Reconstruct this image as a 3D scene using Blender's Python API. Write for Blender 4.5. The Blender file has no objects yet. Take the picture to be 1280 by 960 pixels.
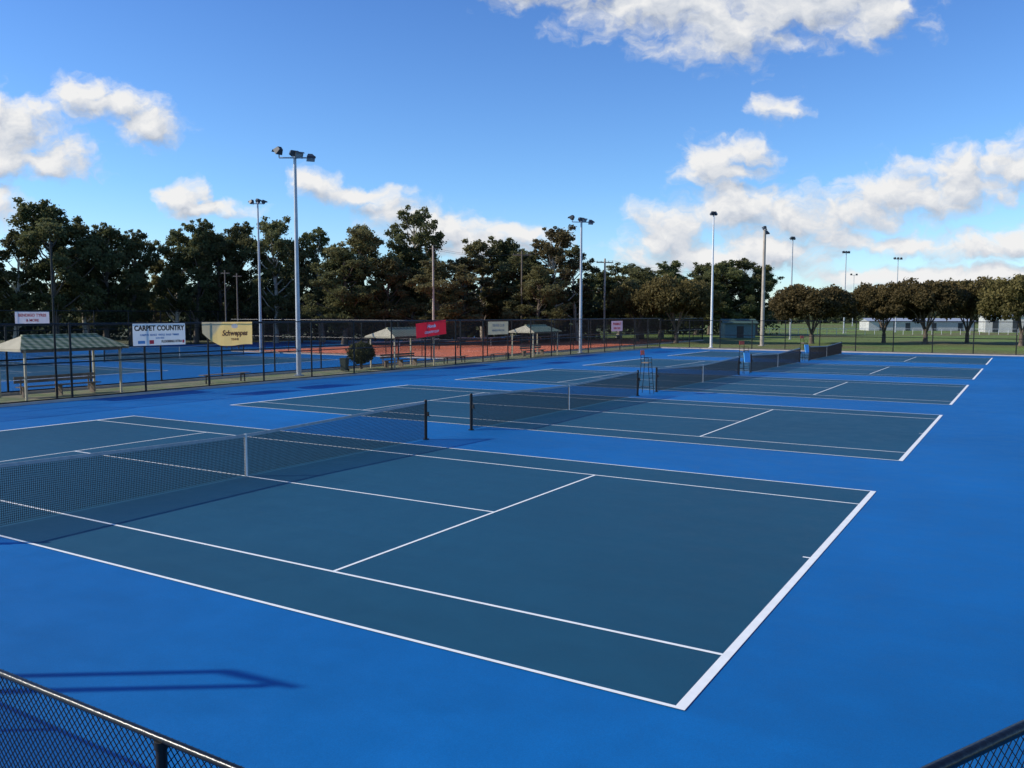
import bpy, math, random
import numpy as np
from mathutils import Vector, Matrix
random.seed(7)
scene=bpy.context.scene
COL=scene.collection
rad=math.radians

# ------------------------------------------------------------------ materials
def new_mat(name):
    m=bpy.data.materials.new(name); m.use_nodes=True
    nt=m.node_tree; b=nt.nodes["Principled BSDF"]
    return m,nt,b
def mat(name,c,rough=0.6,metal=0.0,var=0.12,scale=3.0,bump=0.0,bscale=60,spec=0.4,c2=None,trans=0.0):
    m,nt,b=new_mat(name)
    tc=nt.nodes.new("ShaderNodeTexCoord")
    n=nt.nodes.new("ShaderNodeTexNoise"); n.inputs["Scale"].default_value=scale; n.inputs["Detail"].default_value=5
    nt.links.new(tc.outputs["Object"],n.inputs["Vector"])
    r=nt.nodes.new("ShaderNodeValToRGB")
    if c2 is None: c2=[min(1,x*(1+var)) for x in c]; c1=[x*(1-var) for x in c]
    else: c1=c
    r.color_ramp.elements[0].position=.3; r.color_ramp.elements[1].position=.7
    r.color_ramp.elements[0].color=(*c1,1); r.color_ramp.elements[1].color=(*c2,1)
    nt.links.new(n.outputs["Fac"],r.inputs["Fac"]); nt.links.new(r.outputs["Color"],b.inputs["Base Color"])
    b.inputs["Roughness"].default_value=rough; b.inputs["Metallic"].default_value=metal
    b.inputs["Specular IOR Level"].default_value=spec
    if bump>0:
        n2=nt.nodes.new("ShaderNodeTexNoise"); n2.inputs["Scale"].default_value=bscale; n2.inputs["Detail"].default_value=4
        nt.links.new(tc.outputs["Object"],n2.inputs["Vector"])
        bp=nt.nodes.new("ShaderNodeBump"); bp.inputs["Strength"].default_value=bump; bp.inputs["Distance"].default_value=.02
        nt.links.new(n2.outputs["Fac"],bp.inputs["Height"]); nt.links.new(bp.outputs["Normal"],b.inputs["Normal"])
    if trans>0:
        t=nt.nodes.new("ShaderNodeBsdfTranslucent"); nt.links.new(r.outputs["Color"],t.inputs["Color"])
        mx=nt.nodes.new("ShaderNodeMixShader"); mx.inputs[0].default_value=trans
        nt.links.new(b.outputs[0],mx.inputs[1]); nt.links.new(t.outputs[0],mx.inputs[2]); nt.links.new(mx.outputs[0],nt.nodes["Material Output"].inputs["Surface"])
    return m
def court_mat(name,c,blot=0.10,streak=.035):
    """acrylic court paint: broad cloudy mottling, squeegee streaks, fine sand grain, faint scuffs"""
    m,nt,b=new_mat(name); L=nt.links.new
    tc=nt.nodes.new("ShaderNodeTexCoord")
    def noise(scale,det,vec=None,rough=.55):
        n=nt.nodes.new("ShaderNodeTexNoise"); n.inputs["Scale"].default_value=scale; n.inputs["Detail"].default_value=det; n.inputs["Roughness"].default_value=rough
        L(vec if vec else tc.outputs["Object"],n.inputs["Vector"]); return n.outputs["Fac"]
    mp=nt.nodes.new("ShaderNodeMapping"); mp.inputs["Scale"].default_value=(.25,2.2,1); L(tc.outputs["Object"],mp.inputs["Vector"])
    a=noise(.11,7,rough=.6); s=noise(1.3,4,mp.outputs["Vector"]); g=noise(90,2); d=noise(1.6,8,rough=.72)
    def mr(x,lo,hi,fl=.3,fh=.7):
        q=nt.nodes.new("ShaderNodeMapRange"); q.inputs["From Min"].default_value=fl;q.inputs["From Max"].default_value=fh
        q.inputs["To Min"].default_value=lo;q.inputs["To Max"].default_value=hi; L(x,q.inputs["Value"]); return q.outputs["Result"]
    def mul(x,y):
        q=nt.nodes.new("ShaderNodeMath"); q.operation='MULTIPLY'; L(x,q.inputs[0]); L(y,q.inputs[1]); return q.outputs[0]
    k=mul(mul(mr(a,1-blot,1+blot),mr(s,1-streak,1+streak)),mul(mr(g,.88,1.12),mr(d,.92,1.09)))
    vm=nt.nodes.new("ShaderNodeVectorMath"); vm.operation='SCALE'; vm.inputs[0].default_value=c; L(k,vm.inputs["Scale"])
    L(vm.outputs[0],b.inputs["Base Color"])
    L(mr(d,.52,.70),b.inputs["Roughness"]); b.inputs["Specular IOR Level"].default_value=.22
    bp=nt.nodes.new("ShaderNodeBump"); bp.inputs["Strength"].default_value=.3; bp.inputs["Distance"].default_value=.004
    L(g,bp.inputs["Height"]); L(bp.outputs["Normal"],b.inputs["Normal"])
    return m
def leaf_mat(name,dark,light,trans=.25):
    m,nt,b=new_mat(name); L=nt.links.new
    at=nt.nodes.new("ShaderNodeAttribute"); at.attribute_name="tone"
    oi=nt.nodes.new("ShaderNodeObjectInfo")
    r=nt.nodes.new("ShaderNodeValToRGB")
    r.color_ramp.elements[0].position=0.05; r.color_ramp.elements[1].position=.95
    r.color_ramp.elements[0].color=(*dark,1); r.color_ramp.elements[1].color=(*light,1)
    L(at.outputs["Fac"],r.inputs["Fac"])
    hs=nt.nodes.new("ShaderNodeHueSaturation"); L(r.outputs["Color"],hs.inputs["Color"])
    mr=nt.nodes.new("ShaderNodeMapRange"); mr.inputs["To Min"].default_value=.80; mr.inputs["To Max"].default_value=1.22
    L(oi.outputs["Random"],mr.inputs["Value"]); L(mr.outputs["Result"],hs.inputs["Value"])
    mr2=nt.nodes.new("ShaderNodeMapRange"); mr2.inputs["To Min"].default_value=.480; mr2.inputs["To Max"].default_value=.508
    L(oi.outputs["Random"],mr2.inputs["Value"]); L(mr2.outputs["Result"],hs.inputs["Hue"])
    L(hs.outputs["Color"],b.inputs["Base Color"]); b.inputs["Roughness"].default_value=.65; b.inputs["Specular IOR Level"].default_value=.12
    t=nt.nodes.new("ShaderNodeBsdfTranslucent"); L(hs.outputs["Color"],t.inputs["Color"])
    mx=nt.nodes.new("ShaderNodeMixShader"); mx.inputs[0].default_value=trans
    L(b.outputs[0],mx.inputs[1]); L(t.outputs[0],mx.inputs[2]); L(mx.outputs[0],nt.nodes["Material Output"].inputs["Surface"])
    return m

M={}
M['apron']=court_mat("apron_paint",(0.001,0.118,0.335),.20)
M['court']=court_mat("court_paint",(0.009,0.070,0.120),.12)
M['line']=mat("line_paint",(.86,.85,.79),.6,var=.05,scale=6)
M['clay']=mat("clay",(.70,.165,.065),.9,var=.12,scale=1.2)
M['claycourt']=mat("clay_play",(.74,.19,.08),.9,var=.12,scale=2)
M['black']=mat("black_coated_steel",(.010,.010,.011),.45,var=.2,spec=.3)
M['rail']=mat("black_glossy_rail",(.005,.005,.006),.30,var=.2,spec=.35,bump=.15,bscale=25)
M['wire']=mat("black_wire",(.006,.006,.007),.6,var=.1,spec=.15)
M['net']=mat("net_cord",(.010,.011,.014),.8,var=.1,spec=.2)
M['band']=mat("net_headband",(.36,.38,.39),.8,var=.12,scale=9)
M['strap']=mat("net_strap",(.7,.7,.68),.8,var=.08)
M['galv']=mat("galvanised_steel",(.42,.44,.46),.5,metal=.25,var=.12,scale=2)
M['lamp']=mat("lamp_housing",(.04,.045,.05),.4,var=.2)
M['glass']=mat("lamp_glass",(.30,.33,.35),.15,var=.05,spec=.6)
M['concrete']=mat("concrete",(.47,.40,.34),.85,var=.16,scale=1.5,bump=.2)
M['wood']=mat("weathered_timber",(.20,.15,.11),.85,var=.3,scale=4)
M['polewood']=mat("pole_timber",(.42,.36,.29),.85,var=.2,scale=2)
M['darkpole']=mat("dark_pole_timber",(.16,.13,.10),.85,var=.2,scale=2)
M['cream']=mat("cream_gable",(.46,.41,.29),.8,var=.12,scale=2)
M['white']=mat("white_paint",(.75,.75,.73),.6,var=.05)
M['offwhite']=mat("weathered_white_wall",(.50,.49,.46),.7,var=.12,scale=.4)
M['signwhite']=mat("sign_white",(.90,.88,.84),.5,var=.03,trans=.35)
M['signblack']=mat("sign_black",(.006,.006,.007),.6,spec=.1)
M['signblue']=mat("sign_blue",(.10,.28,.50),.5)
M['signred']=mat("sign_red",(.85,.02,.05),.5,var=.06,trans=.4)
M['redink']=mat("red_ink",(.75,.01,.03),.5,var=.06)
M['signcream']=mat("sign_cream",(.78,.66,.42),.6,var=.05,trans=.35)
M['signpink']=mat("sign_pink",(.85,.62,.62),.6,var=.05,trans=.35)
M['signrose']=mat("sign_rose",(.92,.84,.80),.6,var=.05,trans=.35)
M['brown']=mat("sign_brown",(.16,.05,.025),.6)
M['roofgreen']=mat("sheet_roof_green",(.07,.12,.09),.6,var=.15)
M['shed']=mat("shed_green",(.15,.26,.27),.6,var=.1)
M['bark']=mat("bark",(.13,.10,.075),.9,var=.35,scale=3,bump=.4,bscale=8)
M['palebark']=mat("pale_bark",(.40,.35,.28),.85,var=.35,scale=2)
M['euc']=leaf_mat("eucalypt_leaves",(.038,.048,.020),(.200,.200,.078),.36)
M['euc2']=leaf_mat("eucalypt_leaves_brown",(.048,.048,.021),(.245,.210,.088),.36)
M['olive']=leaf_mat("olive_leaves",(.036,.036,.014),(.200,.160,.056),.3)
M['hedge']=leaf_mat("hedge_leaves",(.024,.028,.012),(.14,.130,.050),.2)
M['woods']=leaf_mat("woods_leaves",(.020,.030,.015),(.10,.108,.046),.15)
M['chairred']=mat("chair_red",(.70,.09,.04),.5,trans=.2)
M['chairblue']=mat("chair_blue",(.10,.42,.75),.5)
M['bin']=mat("bin_plastic",(.03,.04,.03),.6)
def banner_mat():
    m,nt,b=new_mat("banner_cloth"); L=nt.links.new
    tc=nt.nodes.new("ShaderNodeTexCoord"); sp=nt.nodes.new("ShaderNodeSeparateXYZ"); L(tc.outputs["Object"],sp.inputs[0])
    a=nt.nodes.new("ShaderNodeMath"); a.operation='MULTIPLY_ADD'; L(sp.outputs[2],a.inputs[0]); a.inputs[1].default_value=-.9; L(sp.outputs[1],a.inputs[2])
    r=nt.nodes.new("ShaderNodeValToRGB"); e=r.color_ramp.elements
    mr=nt.nodes.new("ShaderNodeMapRange"); mr.inputs["From Min"].default_value=-1.5; mr.inputs["From Max"].default_value=1.5; L(a.outputs[0],mr.inputs["Value"])
    e[0].position=.0; e[0].color=(.48,.40,.25,1); e[1].position=.26; e[1].color=(.90,.62,.22,1); x=e.new(.20); x.color=(.50,.42,.26,1)
    L(mr.outputs[0],r.inputs["Fac"]); L(r.outputs["Color"],b.inputs["Base Color"]); b.inputs["Roughness"].default_value=.7
    t=nt.nodes.new("ShaderNodeBsdfTranslucent"); L(r.outputs["Color"],t.inputs["Color"])
    mx=nt.nodes.new("ShaderNodeMixShader"); mx.inputs[0].default_value=.38
    L(b.outputs[0],mx.inputs[1]); L(t.outputs[0],mx.inputs[2]); L(mx.outputs[0],nt.nodes["Material Output"].inputs["Surface"])
    return m
M['signyellow']=banner_mat()
def slat_mat():
    m,nt,b=new_mat("slatted_roof"); L=nt.links.new
    tc=nt.nodes.new("ShaderNodeTexCoord"); w=nt.nodes.new("ShaderNodeTexWave"); w.bands_direction='Y'; w.inputs["Scale"].default_value=.9
    w.inputs["Distortion"].default_value=1.8; w.inputs["Detail"].default_value=5; w.inputs["Detail Scale"].default_value=2.5
    L(tc.outputs["Object"],w.inputs["Vector"])
    r=nt.nodes.new("ShaderNodeValToRGB"); r.color_ramp.elements[0].color=(.12,.18,.09,1); r.color_ramp.elements[1].color=(.44,.44,.28,1)
    L(w.outputs["Fac"],r.inputs["Fac"]); L(r.outputs["Color"],b.inputs["Base Color"]); b.inputs["Roughness"].default_value=.7
    return m
M['slat']=slat_mat()
def grass_mat():
    m,nt,b=new_mat("grass"); L=nt.links.new
    tc=nt.nodes.new("ShaderNodeTexCoord")
    def noise(s,d):
        n=nt.nodes.new("ShaderNodeTexNoise"); n.inputs["Scale"].default_value=s; n.inputs["Detail"].default_value=d; L(tc.outputs["Object"],n.inputs["Vector"]); return n
    a=noise(.05,7); g=noise(2.5,6)
    r=nt.nodes.new("ShaderNodeValToRGB"); e=r.color_ramp.elements
    e[0].position=.34; e[0].color=(.18,.155,.07,1); e[1].position=.50; e[1].color=(.15,.195,.055,1)
    x=e.new(.7); x.color=(.18,.265,.06,1)
    L(a.outputs["Fac"],r.inputs["Fac"])
    mr=nt.nodes.new("ShaderNodeMapRange"); mr.inputs["From Min"].default_value=.3; mr.inputs["From Max"].default_value=.7; mr.inputs["To Min"].default_value=.65; mr.inputs["To Max"].default_value=1.3
    L(g.outputs["Fac"],mr.inputs["Value"])
    vm=nt.nodes.new("ShaderNodeVectorMath"); vm.operation='SCALE'; L(r.outputs["Color"],vm.inputs[0]); L(mr.outputs["Result"],vm.inputs["Scale"])
    L(vm.outputs[0],b.inputs["Base Color"]); b.inputs["Roughness"].default_value=.9; b.inputs["Specular IOR Level"].default_value=.1
    return m
M['grass']=grass_mat()
M['litter']=mat("leaf_litter_ground",(.085,.070,.040),.95,scale=.5,c2=(.15,.17,.055))
M['verge']=mat("worn_verge",(.30,.24,.16),.95,scale=.9,c2=(.14,.20,.055))
M['gravel']=mat("gravel",(.36,.29,.22),.95,var=.2,scale=3)

# ------------------------------------------------------------------ mesh builder
class MB:
    def __init__(s): s.v=[]; s.f=[]; s.m=[]
    def quad(s,a,b,c,d,mi=0):
        i=len(s.v); s.v+=[tuple(a),tuple(b),tuple(c),tuple(d)]; s.f.append((i,i+1,i+2,i+3)); s.m.append(mi)
    def tri(s,a,b,c,mi=0):
        i=len(s.v); s.v+=[tuple(a),tuple(b),tuple(c)]; s.f.append((i,i+1,i+2)); s.m.append(mi)
    def box(s,c,d,mi=0,rot=None):
        i=len(s.v); c=Vector(c)
        for z in (-.5,.5):
            for y in (-.5,.5):
                for x in (-.5,.5):
                    p=Vector((x*d[0],y*d[1],z*d[2]))
                    if rot is not None: p=rot@p
                    s.v.append(tuple(c+p))
        for f in ((0,2,3,1),(4,5,7,6),(0,1,5,4),(2,6,7,3),(0,4,6,2),(1,3,7,5)):
            s.f.append(tuple(i+k for k in f)); s.m.append(mi)
    def cyl(s,p0,p1,r0,r1=None,n=10,mi=0,cap=True):
        if r1 is None: r1=r0
        p0=Vector(p0); p1=Vector(p1); d=(p1-p0).normalized()
        a=d.orthogonal().normalized(); b=d.cross(a); i=len(s.v)
        for p,r in ((p0,r0),(p1,r1)):
            for k in range(n):
                t=2*math.pi*k/n; s.v.append(tuple(p+(a*math.cos(t)+b*math.sin(t))*r))
        for k in range(n):
            k2=(k+1)%n; s.f.append((i+k,i+k2,i+n+k2,i+n+k)); s.m.append(mi)
        if cap:
            s.f.append(tuple(i+k for k in range(n-1,-1,-1))); s.m.append(mi)
            s.f.append(tuple(i+n+k for k in range(n))); s.m.append(mi)
    def tube(s,pts,rs,n=8,mi=0):
        for k in range(len(pts)-1): s.cyl(pts[k],pts[k+1],rs[k],rs[k+1],n,mi)
    def mesh(s,name,mats,smooth=False):
        me=bpy.data.meshes.new(name); me.from_pydata(s.v,[],s.f)
        for m in mats: me.materials.append(m)
        if len(mats)>1: me.polygons.foreach_set("material_index",s.m)
        if smooth:
            me.shade_smooth()
            try: me.set_sharp_from_angle(angle=rad(40))
            except Exception: pass
        me.update(); return me
def obj(name,me,parent=None,loc=(0,0,0)):
    o=bpy.data.objects.new(name,me); COL.objects.link(o)
    if parent: o.parent=parent
    o.location=loc; return o
def thing(name,label,cat,loc=(0,0,0),rz=0,me=None,group=None):
    o=bpy.data.objects.new(name,me); COL.objects.link(o); o.location=loc; o.rotation_euler=(0,0,rz)
    o["label"]=label; o["category"]=cat
    if group: o["group"]=group
    return o
def copy_thing(src,loc,rz=0,scale=None,label=None):
    n=src.copy(); COL.objects.link(n); n.location=loc; n.rotation_euler=(0,0,rz)
    if scale: n.scale=scale
    if label: n["label"]=label
    for c in src.children:
        k=c.copy(); k.parent=n; COL.objects.link(k)
    return n
def sheet(name,x0,x1,y0,y1,z,m):
    b=MB(); b.quad((x0,y0,z),(x1,y0,z),(x1,y1,z),(x0,y1,z)); o=obj(name,b.mesh(name,[m])); o["kind"]="structure"; return o

# ------------------------------------------------------------------ survey frame (fixed bearing through the viewing terrace)
CX,CY,CH=2.467,-6.987,3.505
YAW=.548
FW=Vector((-math.sin(YAW),math.cos(YAW),0)); RT=Vector((math.cos(YAW),math.sin(YAW),0))
def place(u,depth,z=0):
    p=Vector((CX,CY,0))+FW*depth+RT*(u*depth); return Vector((p.x,p.y,z))

# ------------------------------------------------------------------ ground
FX=-35.2   # line of the second fence
sheet("ground",-1500,1500,-1500,1500,-.020,M['grass'])
sheet("ground",-170,-80.2,-40,190,-.016,M['litter'])
sheet("ground",FX-.05,-30.65,-20,77,-.014,M['verge'])
sheet("court_apron",-30.4,14,-12,76.6,-.004,M['apron'])
sheet("court_apron",-79.6,FX-.1,-25,47.0,-.008,M['apron'])
sheet("court_apron",-79.6,-61.6,47.0,104,-.008,M['apron'])
sheet("clay_ground",-61.3,FX-.1,47.3,104,-.008,M['clay'])
sheet("path",-31.9,-30.65,-20,76.4,-.006,M['concrete'])
sheet("path",-60,40,79.5,81.3,-.010,M['gravel'])
def kerb(x0,x1,y0,y1,h=.1):
    b=MB(); b.box(((x0+x1)/2,(y0+y1)/2,h/2-.03),(x1-x0,y1-y0,h+.06)); o=obj("kerb",b.mesh("kerb",[M['concrete']])); o["kind"]="structure"
kerb(-30.65,-30.4,-20,76.9); kerb(FX-.1,FX+.2,-20,104); kerb(-30.39,30,76.62,76.9); kerb(-61.3,FX-.11,47.01,47.29,.06)
# ------------------------------------------------------------------ courts
D=[0,15.067,30.019,45.28,61.28]
def court(x0,y0,surf,z=0.0):
    xe=x0-23.77; ye=y0+10.97
    sheet("tennis_court",xe,x0,y0,ye,z,surf)
    b=MB(); zl=z+.004; w=.05
    def r(xa,xb,ya,yb): b.quad((xa,ya,zl),(xb,ya,zl),(xb,yb,zl),(xa,yb,zl))
    B=.10
    r(x0-B,x0,y0,ye); r(xe,xe+B,y0,ye)
    for y in (y0,y0+1.37,ye-1.37-w,ye-w): r(xe+B,x0-B,y,y+w)
    xn=x0-11.885
    for x in (xn-6.40,xn+6.40-w): r(x,x+w,y0+1.37+w,ye-1.37-w)
    r(xn-6.40+w,xn+6.40-w,y0+5.46,y0+5.51)
    r(x0-B-.10,x0-B,y0+5.46,y0+5.51); r(xe+B,xe+B+.10,y0+5.46,y0+5.51)
    o=obj("court_lines",b.mesh("court_lines",[M['line']])); o["kind"]="structure"
for y in D: court(0,y,M['court'])
for y in (0.5,15.7,31.0): court(-43.0,y,M['court'],-.004)
for y in (50.5,66.5,82.5): court(-36.6,y,M['claycourt'],-.004)
# ------------------------------------------------------------------ nets
def make_net(fine):
    yl,yh=-.914,11.884; mid=5.485
    def top(y): 
        t=abs(y-mid)/(yh-mid); return .914+(1.07-.914)*(t**1.15)
    root=thing("tennis_net","black tennis net with pale headband and white centre strap","net",group="tennis nets on the courts")
    for y in (yl,yh):
        q=MB(); q.cyl((0,y,0),(0,y,1.09),.045,n=14); q.cyl((0,y,1.09),(0,y,1.12),.048,.03,n=14)
        q.box((.07,y,.72),(.06,.05,.12)); q.cyl((.09,y,.72),(.15,y,.64),.01,n=6)
        q.cyl((0,y,0),(0,y,.02),.09,n=14)
        obj("post",q.mesh("net_post",[M['black']],True),root)
    q=MB(); w=.0066 if fine else .014; pitch=.034 if fine else .09
    n=int((yh-yl-.08)/pitch)
    ys=[yl+.05+i*pitch for i in range(n)]
    for y in ys:
        h=top(y); q.box((0,y,(h+.03)/2),(w*.8,w,h-.03))
    rows=int(.9/pitch)
    seg=24
    for k in range(rows+1):
        f=.04+k/rows*.96
        for s in range(seg):
            ya=yl+.05+(yh-yl-.1)*s/seg; yb=yl+.05+(yh-yl-.1)*(s+1)/seg
            za=top(ya)*f-.02; zb=top(yb)*f-.02
            q.quad((w*.4,ya,za-w/2),(w*.4,yb,zb-w/2),(w*.4,yb,zb+w/2),(w*.4,ya,za+w/2))
    obj("net_mesh",q.mesh("net_mesh",[M['net']]),root)
    q=MB()
    for s in range(seg):
        ya=yl+.03+(yh-yl-.06)*s/seg; yb=yl+.03+(yh-yl-.06)*(s+1)/seg
        for sx in (-1,1):
            q.quad((sx*.012,ya,top(ya)-.055),(sx*.012,yb,top(yb)-.055),(sx*.007,yb,top(yb)+.005),(sx*.007,ya,top(ya)+.005))
        q.quad((-.007,ya,top(ya)+.005),(-.007,yb,top(yb)+.005),(.007,yb,top(yb)+.005),(.007,ya,top(ya)+.005))
    obj("headband",q.mesh("headband",[M['band']]),root)
    q=MB(); q.box((.016,mid,.46),(.006,.05,.91)); q.box((-.016,mid,.46),(.006,.05,.91)); q.box((0,mid,.92),(.038,.05,.008))
    obj("centre_strap",q.mesh("centre_strap",[M['strap']]),root)
    return root
N1=make_net(True); N1.location=(-11.885,D[0],0)
for y in D[1:]: copy_thing(N1,(-11.885,y,0))
N2=make_net(False); N2.location=(-54.9,15.7,0)
copy_thing(N2,(-54.9,31.0,0))
for y in (50.5,66.5,82.5): copy_thing(N2,(-48.5,y,0))

# ------------------------------------------------------------------ umpire chairs
def umpire_chair(panel,back,label):
    root=thing("umpire_chair",label,"umpire chair",group="umpire chairs between the courts")
    q=MB()
    legs=[(-.28,-.23),(-.28,.23),(.28,-.23),(.28,.23)]
    for x,y in legs: q.cyl((x,y,0),(x*.6,y*.85,1.35),.014,n=8)
    for k in range(5):
        z=.22+k*.24; f=1-z/1.35*.4; g=1-z/1.35*.15
        q.cyl((.28*f,-.23*g,z),(.28*f,.23*g,z),.010,n=6)
    for y in (-.23,.23): q.cyl((-.26,y*.97,.3),(.26,y*.97,.3),.010,n=6)
    q.cyl((-.26,-.22,.3),(-.26,.22,.3),.010,n=6)
    for y in (-.19,.19):
        q.cyl((-.17,y,1.35),(-.20,y,1.88),.012,n=8); q.cyl((-.18,y,1.60),(.17,y,1.60),.010,n=6); q.cyl((.17,y,1.35),(.17,y,1.60),.010,n=6)
    obj("frame",q.mesh("chair_frame",[M['wire']],True),root)
    q=MB(); q.box((0,0,1.38),(.34,.38,.04)); obj("seat",q.mesh("chair_seat",[M['wood']]),root)
    q=MB(); q.box((-.19,0,1.82),(.02,.40,.20),rot=Matrix.Rotation(rad(-5),3,'Y')); obj("backrest",q.mesh("chair_back",[M[back]]),root)
    if panel:
        q=MB(); q.box((.25,0,.98),(.04,.46,.58),rot=Matrix.Rotation(rad(-8),3,'Y')); obj("panel",q.mesh("chair_panel",[M['chairblue']]),root)
    return root
U=umpire_chair(False,'chairred',"slim black steel umpire chair with narrow red back"); U.location=(-11.95,28.05,0)
U2=umpire_chair(True,'chairred',"tall umpire chair with red back and light blue panel"); U2.location=(-11.95,43.05,0); U2.rotation_euler=(0,0,-.5)
copy_thing(U2,(-11.95,58.7,0),-.4)

# ------------------------------------------------------------------ fences
def chain_fence(p0,p1,h,pitch,wire,spacing,label,r=.028,mid=True,name="chain_link_fence",group=None,rr=None,cap=True):
    p0=Vector((*p0,0)); p1=Vector((*p1,0)); d=p1-p0; L=d.length; ang=math.atan2(d.y,d.x)
    root=thing(name,label,"fence",p0,ang,group=group)
    n=max(1,round(L/spacing)); rr=rr or r*.8
    pm=MB()
    if cap: pm.cyl((0,0,-.1),(0,0,h+.02),r,n=10); pm.cyl((0,0,h+.02),(0,0,h+.05),r*1.15,r*.5,n=10)
    else: pm.cyl((0,0,-.1),(0,0,h-rr*.6),r,n=14); pm.cyl((0,0,h-rr*2.6),(0,0,h-rr*.5),r*1.25,r*1.25,n=14)
    pme=pm.mesh("fence_post",[M['black']],True)
    for i in range(n+1): obj("post",pme,root,(L*i/n,0,0))
    for z in ([h,h*.5,.12] if mid else [h,.1]):
        q=MB(); q.cyl((0,0,z),(L,0,z),rr,n=14); obj("rail",q.mesh("fence_rail",[M['rail']],True),root)
    V=[];F=[]
    step=pitch*math.sqrt(2)*.95; off=r*1.0
    w=wire*.7
    k0=int(-h/step)-1; k1=int(L/step)+1
    for sgn in (1,-1):
        for k in range(k0,k1+1):
            xa=k*step
            if sgn==1: a=(xa,.02); b=(xa+h*.97,h)
            else: a=(xa+h*.97,.02); b=(xa,h)
            (x0,z0),(x1,z1)=a,b
            t0,t1=0.,1.; dx=x1-x0
            for lim,s in ((0,1),(L,-1)):
                if dx==0: continue
                t=(lim-x0)/dx
                if (dx>0)==(s==1): t0=max(t0,t)
                else: t1=min(t1,t)
            if t0>=t1: continue
            A=(x0+dx*t0,z0+(z1-z0)*t0); B=(x0+dx*t1,z0+(z1-z0)*t1)
            i=len(V); yo=off+sgn*wire*.5
            V+=[(A[0]-w,yo,A[1]),(A[0]+w,yo,A[1]),(A[0],yo+wire,A[1]),(B[0]-w,yo,B[1]),(B[0]+w,yo,B[1]),(B[0],yo+wire,B[1])]
            F+=[(i,i+1,i+4,i+3),(i+1,i+2,i+5,i+4),(i+2,i,i+3,i+5)]
    me=bpy.data.meshes.new("woven_wire"); me.from_pydata(V,[],F); me.materials.append(M['wire'])
    obj("wire_mesh",me,root)
    return root
chain_fence((-30.52,-14),(-30.52,76.7),3.1,.055,.0044,3.3,"tall black chain link fence along the court edge",r=.045,rr=.028)
chain_fence((-30.52,76.75),(24,76.75),2.9,.08,.005,3.3,"tall black chain link fence behind the end court",r=.045,rr=.03)
chain_fence((FX+.05,-10),(FX+.05,104),3.0,.10,.0045,3.8,"black chain link fence around the second courts",r=.045)
chain_fence((-79.9,10),(-79.9,104),3.8,.16,.008,4.0,"tall dark chain link fence below the gum trees",r=.05)
chain_fence((-79.8,104.2),(FX-.1,104.2),3.2,.14,.007,4.0,"dark chain link fence behind the clay courts",r=.05)
chain_fence((-61.4,47.15),(FX-.1,47.15),3.0,.14,.004,4.0,"dark chain link fence between blue and clay courts",r=.035)
chain_fence((-61.45,47.2),(-61.45,104),3.0,.14,.005,4.0,"dark chain link fence beside the clay courts",r=.035)
fg=chain_fence((-8.98,-4.80),(1.47,-4.80),1.70,.032,.0044,2.09,"waist high black chain link fence with round rail",r=.024,rr=.0165,mid=False,cap=False)
fg2=chain_fence((1.47,-4.80),(4.2,.57),1.69,.045,.0040,2.9,"black chain link fence turning away at an angle",r=.032,rr=.027,mid=False,cap=False)

# ------------------------------------------------------------------ light poles
def floodlight(q,c,az,tilt=-25,s=1.0):
    R=Matrix.Rotation(az,3,'Z')@Matrix.Rotation(rad(tilt),3,'X')
    def P(v): return Vector(c)+R@(Vector(v)*s)
    i=len(q.v)
    fr=[(-.30,.22,-.24),(.30,.22,-.24),(.30,.22,.24),(-.30,.22,.24)]
    bk=[(-.16,-.22,-.14),(.16,-.22,-.14),(.16,-.22,.14),(-.16,-.22,.14)]
    q.v+=[tuple(P(v)) for v in fr+bk]
    for f in ((4,5,1,0),(5,6,2,1),(6,7,3,2),(7,4,0,3),(7,6,5,4)): q.f.append(tuple(i+k for k in f)); q.m.append(0)
    q.quad(P((-.29,.21,-.23)),P((.29,.21,-.23)),P((.29,.21,.23)),P((-.29,.21,.23)),1)
    q.quad(P((-.32,.20,.25)),P((.32,.20,.25)),P((.32,.42,.22)),P((-.32,.42,.22)),0)
def light_pole(h,heads,label,m='galv',r0=.13,r1=.07,span=1.5,arm_az=0.9,hs=1.0,name="light_pole",group="floodlight poles around the grounds"):
    root=thing(name,label,"light pole",group=group)
    q=MB(); q.cyl((0,0,0),(0,0,.04),r0*2,n=12); q.tube([(0,0,.04),(0,0,h*.5),(0,0,h)],[r0,(r0+r1)/2,r1],12)
    obj("pole",q.mesh("pole",[M[m]],True),root)
    a=Vector((math.cos(arm_az),math.sin(arm_az),0))
    q=MB(); q.cyl(a*(-span/2)+Vector((0,0,h)),a*(span/2)+Vector((0,0,h)),.04,n=8); q.box((0,0,h+.05),(.2,.2,.18))
    obj("crossarm",q.mesh("crossarm",[M['galv']],True),root)
    for k,(t,az,tilt,dz) in enumerate(heads):
        q=MB(); c=a*(t*span/2)+Vector((0,0,h+.26*hs+dz)); floodlight(q,c,az,tilt,hs)
        q.cyl(c-Vector((0,0,.26*hs+dz)),c,.03,n=6)
        obj("floodlight",q.mesh("floodlight",[M['lamp'],M['glass']]),root)
    return root
A3=[(-1,1.5,-40,.22),(-.12,-.5,-20,.05),(.22,-1.9,-25,0),(1,-2.2,-45,-.16)]
pa=light_pole(12.2,A3,"tall grey steel floodlight pole between the fences",span=1.75,arm_az=.55,hs=.76,r0=.14,r1=.085); pa.location=(-33,27.8,0)
pb=light_pole(11.8,A3,"tall grey steel floodlight pole beside the fence",span=1.7,arm_az=.7,hs=.78,r0=.15,r1=.09); pb.location=(-32.5,62.3,0)
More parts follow.
